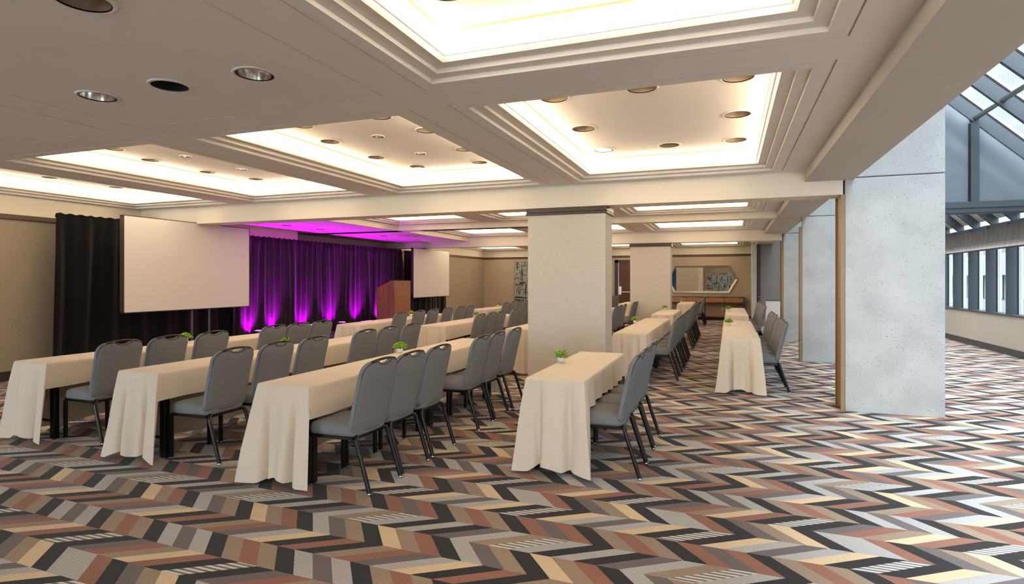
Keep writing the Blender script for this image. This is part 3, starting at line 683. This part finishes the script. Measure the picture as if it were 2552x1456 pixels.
BN = {1: 'nearest block', 2: 'middle block', 3: 'third block back', 4: 'back wall block'}
first = True
rc = random.Random(4)
for (rw, bk), (xb, ys_) in CH.items():
    for i, y in enumerate(ys_):
        c = proto if first else copy_tree(proto); first = False
        c.location = (xb-.242, y, 0); c.rotation_euler = (0, 0, R(rc.uniform(-1.5, 1.5)))
        tag(c, 'grey banquet chair, %s from near end, %s, %s' % (['first', 'second', 'third', 'fourth', 'fifth', 'sixth'][i], RN[rw], BN[bk]), 'chair', 'grey banquet chairs along the tables')

# ------------------------------------------------------------------ tables and cloths
def make_table(L_):
    t = empty('folding_table'); bx('tabletop', mat('plywood_top', (140, 110, 80)), -.225, .225, .01, L_-.01, .725, .747, t)
    for y in (.10, L_-.10):
        bx('apron', BLACK, -.20, .20, y-.02, y+.02, .68, .725, t)
        for s in (-1, 1):
            lg = bx('leg', BLACK, s*.185-.031, s*.185+.031, y-.026, y+.026, .012, .70, t, bevel=.006)
            g = MB(); g.lathe([(.001, 0), (.02, 0), (.022, .006), (.022, .014)], 10, c=(s*.19, y)); g.build('foot_glide', CHROME, lg)
        b = MB(); b.tube([(-.18, y, .18), (.18, y, .18)], .012, 8); b.build('stretcher', BLACK, t)
    return t
def make_cloth(L_, seed, near_long=True, far_long=True, wavy=.0, W=.235):
    """table lies at x -W..W, y 0..L. chair side (+x) hangs short, stage side and open ends hang long"""
    rr = random.Random(seed); ZT = .758
    per = []   # (x, y, nx, ny, side, u)
    def side(p0, p1, n, nm):
        for i in range(n): 
            f = i/n; per.append((p0[0]+(p1[0]-p0[0])*f, p0[1]+(p1[1]-p0[1])*f, nm, f))
    nL = int(L_/.028); nW = 46
    # loop: near end (-x to +x), chair side (y up), far end (+x to -x), stage side (y down)
    side((-W, 0), (W, 0), nW, 'near'); side((W, 0), (W, L_), nL, 'chair'); side((W, L_), (-W, L_), nW, 'far'); side((-W, L_), (-W, 0), nL, 'stage')
    nrm = {'near': (0,-1), 'chair': (1,0), 'far': (0,1), 'stage': (-1,0)}
    LONG = .70; SHORT = .235
    endlen = {'near': LONG if near_long else .02, 'far': LONG if far_long else .02}
    ph = [rr.uniform(0, 6.28) for _ in range(8)]; N = len(per); M = 18
    def smooth(a, b, t): t = max(0, min(1, t)); t = t*t*(3-2*t); return a+(b-a)*t
    vs = []; info = []
    for (x, y, nm, f) in per:
        nx, ny = nrm[nm]; Ls = {'chair': SHORT, 'stage': LONG}.get(nm, endlen.get(nm))
        # corner blending of normal
        if nm in ('near', 'far'): d0, d1 = f*2*W, (1-f)*2*W
        else: d0, d1 = f*L_, (1-f)*L_
        order = ['near', 'chair', 'far', 'stage']; k = order.index(nm); pn, qn = nrm[order[k-1]], nrm[order[(k+1) % 4]]
        cw = .10; cf = 0
        if d0 < cw: w_ = .5*(1-d0/cw); nx, ny = nx*(1-w_)+pn[0]*w_, ny*(1-w_)+pn[1]*w_; cf = (1-d0/cw)
        elif d1 < cw: w_ = .5*(1-d1/cw); nx, ny = nx*(1-w_)+qn[0]*w_, ny*(1-w_)+qn[1]*w_; cf = (1-d1/cw)
        # hang length with transitions next to corners
        if nm == 'chair':
            if near_long: Ls = smooth(LONG, SHORT, (d0-.012)/.03)
            if far_long: Ls = max(Ls, smooth(LONG, SHORT, (d1-.012)/.03))
            if not near_long: Ls = smooth(.05, SHORT, d0/.02)
            if not far_long: Ls = smooth(.05, SHORT, d1/.02)
        if nm == 'stage':
            if not near_long: Ls = smooth(.05, LONG, d1/.02)
            if not far_long: Ls = smooth(.05, LONG, d0/.02)
        Ls += .018*math.sin(f*9+ph[0]) * (1 if Ls > .4 else .35)
        if Ls > .4: Ls = min(Ls + .06*cf, .738)
        info.append((x, y, nx, ny, Ls, nm, f, cf, d0, d1))
    for (x, y, nx, ny, Ls, nm, f, cf, d0, d1) in info:
        for j in range(M+1):
            t_ = (0, .006, .02, .045)[j] if j < 4 else .045+.955*(j-3)/(M-3); s = t_*Ls
            rad = .012*(1-math.exp(-s/.005))
            if nm in ('near', 'far'):
                g = (d0 if nm == 'near' else d1)
                wv = math.sin(f*2*PI*1.5+ph[1]+.8*t_)*.036*min(1, s/.5)**1.3 + math.sin(f*2*PI*3.3+ph[2])*.012*min(1, s/.5)
                out = rad + .02*min(1, s/.2)*.5 + s*.095 + wv*.75 + cf*cf*s*.16
                # valley beside the corner folds
                for dd in (d0, d1): out -= .078*math.exp(-((dd-.112)/.020)**2)*min(1, s/.45)
            elif nm == 'stage':
                out = rad + s*.03 + math.sin(f*L_*9+ph[3])*.022*min(1, s/.5)**1.2 + math.sin(f*L_*21+ph[4])*.008*min(1, s/.5) + cf*cf*s*.21
            else:
                out = rad + s*.05 + (math.sin(f*L_*26+ph[5]+math.sin(f*L_*7))*wavy + math.sin(f*L_*5+ph[6])*.010)*min(1, s/.22) + cf*cf*s*.12
            z = ZT - s
            out = 0 if j == 0 else max(out, rad*.5)
            z = max(z, .014)
            nn = math.hypot(nx, ny); k_ = out
            vs.append((x+nx*k_, y+ny*k_, z - (0 if j else 0)))
    b = MB(); b.v = vs
    for i in range(N):
        i2 = (i+1) % N
        for j in range(M): b.f.append((i*(M+1)+j, i2*(M+1)+j, i2*(M+1)+j+1, i*(M+1)+j+1)); b.mi.append(0)
    top = [i*(M+1) for i in range(N)]
    # top sheet: bridge stage side and chair side columns
    o = len(b.v); c0 = len(b.v); b.f.append(tuple(top)); b.mi.append(0)
    return b
CM_ = {}
def cloth_obj(key, L_, **kw):
    if key not in CM_:
        o = make_cloth(L_, **kw).build('tablecloth', LINEN, recalc=True)
        bm = bmesh.new(); bm.from_mesh(o.data); bmesh.ops.triangulate(bm, faces=[f for f in bm.faces if len(f.verts) > 4]); bm.to_mesh(o.data); bm.free()
        o.data.polygons.foreach_set('use_smooth', [True]*len(o.data.polygons)); o.data.set_sharp_from_angle(angle=R(62)); CM_[key] = o; return o
    c = CM_[key].copy(); COL.objects.link(c); return c
TL = 1.83
SPLIT = {('R5', 2): (1.22, 2.44), ('R5', 3): (1.22, 2.44), ('R4', 3): (1.22, 1.22)}
TPR = {}
TB = [('R1', 1, -6.31, 3.62, 2), ('R2', 1, -4.765, 3.56, 2), ('R3', 1, -3.15, 3.50, 2), ('R4', 1, -1.30, 4.46, 1),
      ('R1', 2, -6.31, 8.62, 2), ('R2', 2, -4.80, 8.95, 2), ('R3', 2, -3.17, 8.85, 2), ('R4', 2, -1.37, 8.62, 2), ('R5', 2, .16, 8.46, 2),
      ('R1', 3, -6.28, 14.2, 2), ('R2', 3, -4.8, 14.2, 2), ('R3', 3, -3.15, 12.95, 2), ('R4', 3, -1.42, 13.62, 2), ('R5', 3, .18, 13.9, 2), ('R3', 4, -3.2, 19.4, 1), ('R2', 4, -4.6, 20.4, 1), ('R4', 4, -1.36, 20.1, 1)]
TN = {1: 'nearest block', 2: 'middle block', 3: 'third block back', 4: 'back wall block'}
tproto = None; ci = 0
for (rw, bk, x, y, n) in TB:
    for k in range(n):
        sp_ = SPLIT.get((rw, bk), (TL, TL)); L_ = sp_[k]; y0_ = y+(sp_[0] if k else 0)
        if L_ not in TPR: TPR[L_] = make_table(L_); t = TPR[L_]
        else: t = copy_tree(TPR[L_])
        t.location = (x, y0_, 0)
        which = '' if n == 1 else (' near' if k == 0 else ' far')
        tag(t, 'folding table under cloth,%s table, %s, %s' % (which, RN[rw], TN[bk]), 'table', 'narrow cloth covered tables')
        wav = .014 if rw in ('R4', 'R5') else .003
        key = (k, n, wav, L_, (ci % 3)) if bk > 1 else (rw, bk, k)
        c = cloth_obj(key, L_, seed=hash(str(key)) % 999 if False else (ci*7+3), near_long=(k == 0), far_long=(k == n-1), wavy=wav); ci += 1
        c.location = (x, y0_, .0015*k); 
        if k: c.location.y -= .0
        tag(c, 'beige tablecloth on the%s table, %s, %s' % (which, RN[rw], TN[bk]), 'tablecloth', 'beige tablecloths on the narrow tables')

# ------------------------------------------------------------------ potted plants
def plant(x, y, label, flower=None, seed=1, sc_=1.0):
    rr = random.Random(seed); t = empty('potted_plant', (x, y, .760)); t.scale = (sc_,)*3
    MB().lathe([(.001, 0), (.020, 0), (.030, .010), (.0365, .028), (.034, .045), (.031, .050), (.028, .048), (.027, .040), (.001, .040)], 24).build('pot', POTM, t, smooth=50)
    def leaves(n, m, nm, sect, size, hz):
        b = MB()
        for i in range(n):
            a = rr.uniform(*sect); el = rr.uniform(.15, 1.35); r = rr.uniform(.03, .072); c = Vector((r*math.cos(a)*math.cos(el)*1.15, r*math.sin(a)*math.cos(el)*1.15, .048+hz*math.sin(el)*r*1.0))
            d = Vector((math.cos(a)*math.cos(el), math.sin(a)*math.cos(el), math.sin(el)+rr.uniform(-.3, .3))).normalized(); sd = d.cross(Vector((rr.uniform(-1,1), rr.uniform(-1,1), 1))).normalized(); up = sd.cross(d)
            l = size*rr.uniform(.7, 1.3); w_ = l*.38
            b.add([c-d*l*.5, c+sd*w_+up*.002, c+d*l*.6, c-sd*w_+up*.002, c+up*.004], [(0,1,4),(1,2,4),(2,3,4),(3,0,4)])
        return b.build(nm, m, t, recalc=False)
    lf = leaves(150, LEAF, 'foliage', (0, 2*PI), .024, .95); lf['kind'] = 'stuff'
    lf2 = leaves(60, mat('leaf_yellow_green', (200, 226, 80), rough=.5), 'foliage', (0, 2*PI), .022, 1.05); lf2['kind'] = 'stuff'
    if flower:
        f2 = leaves(60, mat('petal_%d_%d_%d' % flower, flower, rough=.6, var=.3, vscale=90), 'blossom', (-1.2, 1.6), .02, 1.15); f2['kind'] = 'stuff'
    b = MB()
    for i in range(14):
        a = rr.uniform(0, 2*PI); b.tube([(0, 0, .035), (.02*math.cos(a), .02*math.sin(a), .06), (.045*math.cos(a), .045*math.sin(a), .08)], .0012, 4)
    b.build('stems', mat('stem_green', (60, 90, 30)), t)
    tag(t, label, 'plant', 'little potted plants on the tables'); return t
PK = (206, 120, 140); RD = (150, 40, 50); OR = (225, 130, 40)
plant(-3.33, 5.45, 'small leafy green plant in white pot, third row from the stage, nearest block', None, 1)
plant(-1.50, 5.36, 'small plant with pink blossoms in white pot on the table before the pillar', PK, 2)
plant(-4.81, 5.38, 'small plant with dark red blossoms in white pot, second row from the stage', RD, 3)
plant(-6.43, 5.42, 'small green plant mostly hidden behind a stage-side chair, nearest block', None, 4)
plant(-1.60, 10.72, 'small green plant in white pot on the first table right of the pillar', None, 5)
plant(-1.57, 15.75, 'small plant with orange blossoms in white pot beside the far pillar', OR, 6)
plant(-1.56, 21.3, 'tiny plant on the last table in front of the long console', None, 7)
plant(.0, 10.72, 'small plant with reddish blossoms, nearer of two on the pier-side tables', (190, 90, 50), 8)
plant(-.01, 15.78, 'small plant with orange blossoms, farther of two on the pier-side tables', OR, 9)
plant(-6.47, 11.05, 'small green plant in white pot beside the lectern-side chairs, stage-side row', None, 10)
plant(-4.98, 11.2, 'small green plant half hidden by a chair, second row, middle block', None, 11)
plant(-6.42, 16.0, 'small plant with red blossoms on the table nearest the wall art', RD, 12)

# ------------------------------------------------------------------ back wall furniture
cn = empty('console_table', (-.82, YB-.26, 0))   # spans x -2.2 .. .58
X0, X1 = -1.42, 1.40
bx('top', mat('dark_stone', (40, 36, 36), rough=.3), X0, X1, -.22, .22, .875, .90, cn)
bx('carcass', DARKF, X0, X1, -.20, .22, .64, .875, cn); 
for x in (X0, X1-.05, -.05): bx('leg', DARKF, x, x+.05, -.22, -.17, 0, .875, cn)
for x in (X0, X1-.05): bx('leg', DARKF, x, x+.05, .15, .20, 0, .64, cn)
for i, (a, b_) in enumerate(((-1.36, -.72), (-.70, -.06), (.0, .66), (.68, 1.34))):
    d = bx('drawer', CONS, a, b_, -.225, -.20, .69, .865, cn, bevel=.002); bx('drawer_pull', BRUSH, (a+b_)/2-.16, (a+b_)/2+.16, -.235, -.215, .862, .872, d)
bx('lower_shelf', CONS, X0, X1, -.20, .20, .13, .17, cn); bx('base', BLACKM, X0, X1, -.18, .2, 0, .13, cn)
tag(cn, 'long walnut console with drawers and dark frame against the back wall', 'console')
# mirror
mi = empty('wall_mirror', (-1.0, YB, 1.575))
def hexo(s): return [(-(1.33-s), 0), (-(1.03-s*.55), -(.535-s)), (1.03-s*.55, -(.535-s)), (1.33-s, 0), (1.03-s*.55, .535-s), (-(1.03-s*.55), .535-s)]
o_, i_ = hexo(0), hexo(.07)
b = MB(); 
for k in range(6):
    k2 = (k+1) % 6; p, q, r_, s2_ = o_[k], o_[k2], i_[k2], i_[k]
    vs = [(p[0], -.005, p[1]), (q[0], -.005, q[1]), (r_[0], -.005, r_[1]), (s2_[0], -.005, s2_[1]), (p[0], -.05, p[1]), (q[0], -.05, q[1]), (r_[0], -.035, r_[1]), (s2_[0], -.035, s2_[1])]
    b.add(vs, [(0,1,2,3),(4,5,6,7),(0,1,5,4),(1,2,6,5),(2,3,7,6),(3,0,4,7)])
b.build('frame', BRUSH, mi)
b = MB(); b.prism(hexo(.05), lambda q, s: (q[0], (-.015, -.02)[s], q[1])); b.build('mirror_plate', MIRR, mi)
tag(mi, 'elongated six sided mirror in brushed metal frame above the console', 'mirror')
# door with panic bar
dr = empty('door_1', kind='structure')
bx('door_frame', DARKF, -4.42, -4.28, YB-.06, YB+.02, 0, 2.38, dr); bx('door_frame', DARKF, -3.22, -3.08, YB-.06, YB+.02, 0, 2.38, dr); bx('door_frame', DARKF, -4.42, -3.08, YB-.06, YB+.02, 2.27, 2.38, dr)
dl = bx('door_leaf', DOORW, -4.27, -3.23, YB-.03, YB+.02, .01, 2.26, dr); bx('hinge_stile', BRUSH, -4.275, -4.255, YB-.035, YB-.03, .01, 2.26, dl)
b = MB(); b.tube([(-4.15, YB-.09, 1.05), (-3.3, YB-.09, 1.05)], .025, 10); b.build('push_bar', BRUSH, dl); bx('lock_plate', BRUSH, -4.24, -4.14, YB-.06, YB-.03, .95, 1.28, dl)
# hidden art and the art seen beside the pillar
def art(x0, x1, y, z0, z1, face, label, sc_):
    a = empty('wall_art', ((x0+x1)/2, y, (z0+z1)/2)); w2, h2 = (x1-x0)/2, (z1-z0)/2; d = -.04*face
    ys_ = sorted((0, -d)) if False else (min(0, face*.04), max(0, face*.04))
    bx('canvas', artmat('brushstroke_canvas', (168, 170, 164), (38, 48, 58), sc_), -w2, w2, *ys_, -h2, h2, a)
    for q in ((-w2-.015, -w2, -h2-.015, h2+.015), (w2, w2+.015, -h2-.015, h2+.015)): bx('frame', BRUSH, q[0], q[1], ys_[0], ys_[1]+0, q[2], q[3], a)
    for q in ((-h2-.015, -h2), (h2, h2+.015)): bx('frame', DARKF, -w2, w2, ys_[0], ys_[1], q[0], q[1], a)
    tag(a, label, 'artwork')
art(-8.85, -7.75, YB-.001, .62, 2.33, -1, 'abstract canvas of dark crossing brushstrokes on the back wall by the pillar', 1.0)
art(-1.75, .3, YF+.001, .55, 2.15, 1, 'wide abstract canvas on the wall behind the viewer, seen in the mirror', .8)
wb = empty('whiteboard', (1.50, 19.1, 0)); bx('board', mat('whiteboard_face', (232, 234, 236), rough=.3), -.44, .44, -.02, .02, .06, .92, wb, bevel=.004); bx('top_rail', mat('slate_rail', (84, 96, 112)), -.45, .45, -.03, .03, .92, .955, wb)
for s in (-.40, .40): bx('foot', BLACKM, s-.02, s+.02, -.2, .2, 0, .06, wb)
tag(wb, 'low white board with slate top rail standing before the grey partition', 'whiteboard')
ot = empty('wall_outlet', (-.22, YB, .42)); bx('plate', POTM, -.035, .035, -.008, 0, -.057, .057, ot, bevel=.002); bx('socket', BRUSH, -.012, .012, -.011, -.008, -.03, .03, ot); tag(ot, 'white wall outlet under the console', 'outlet')
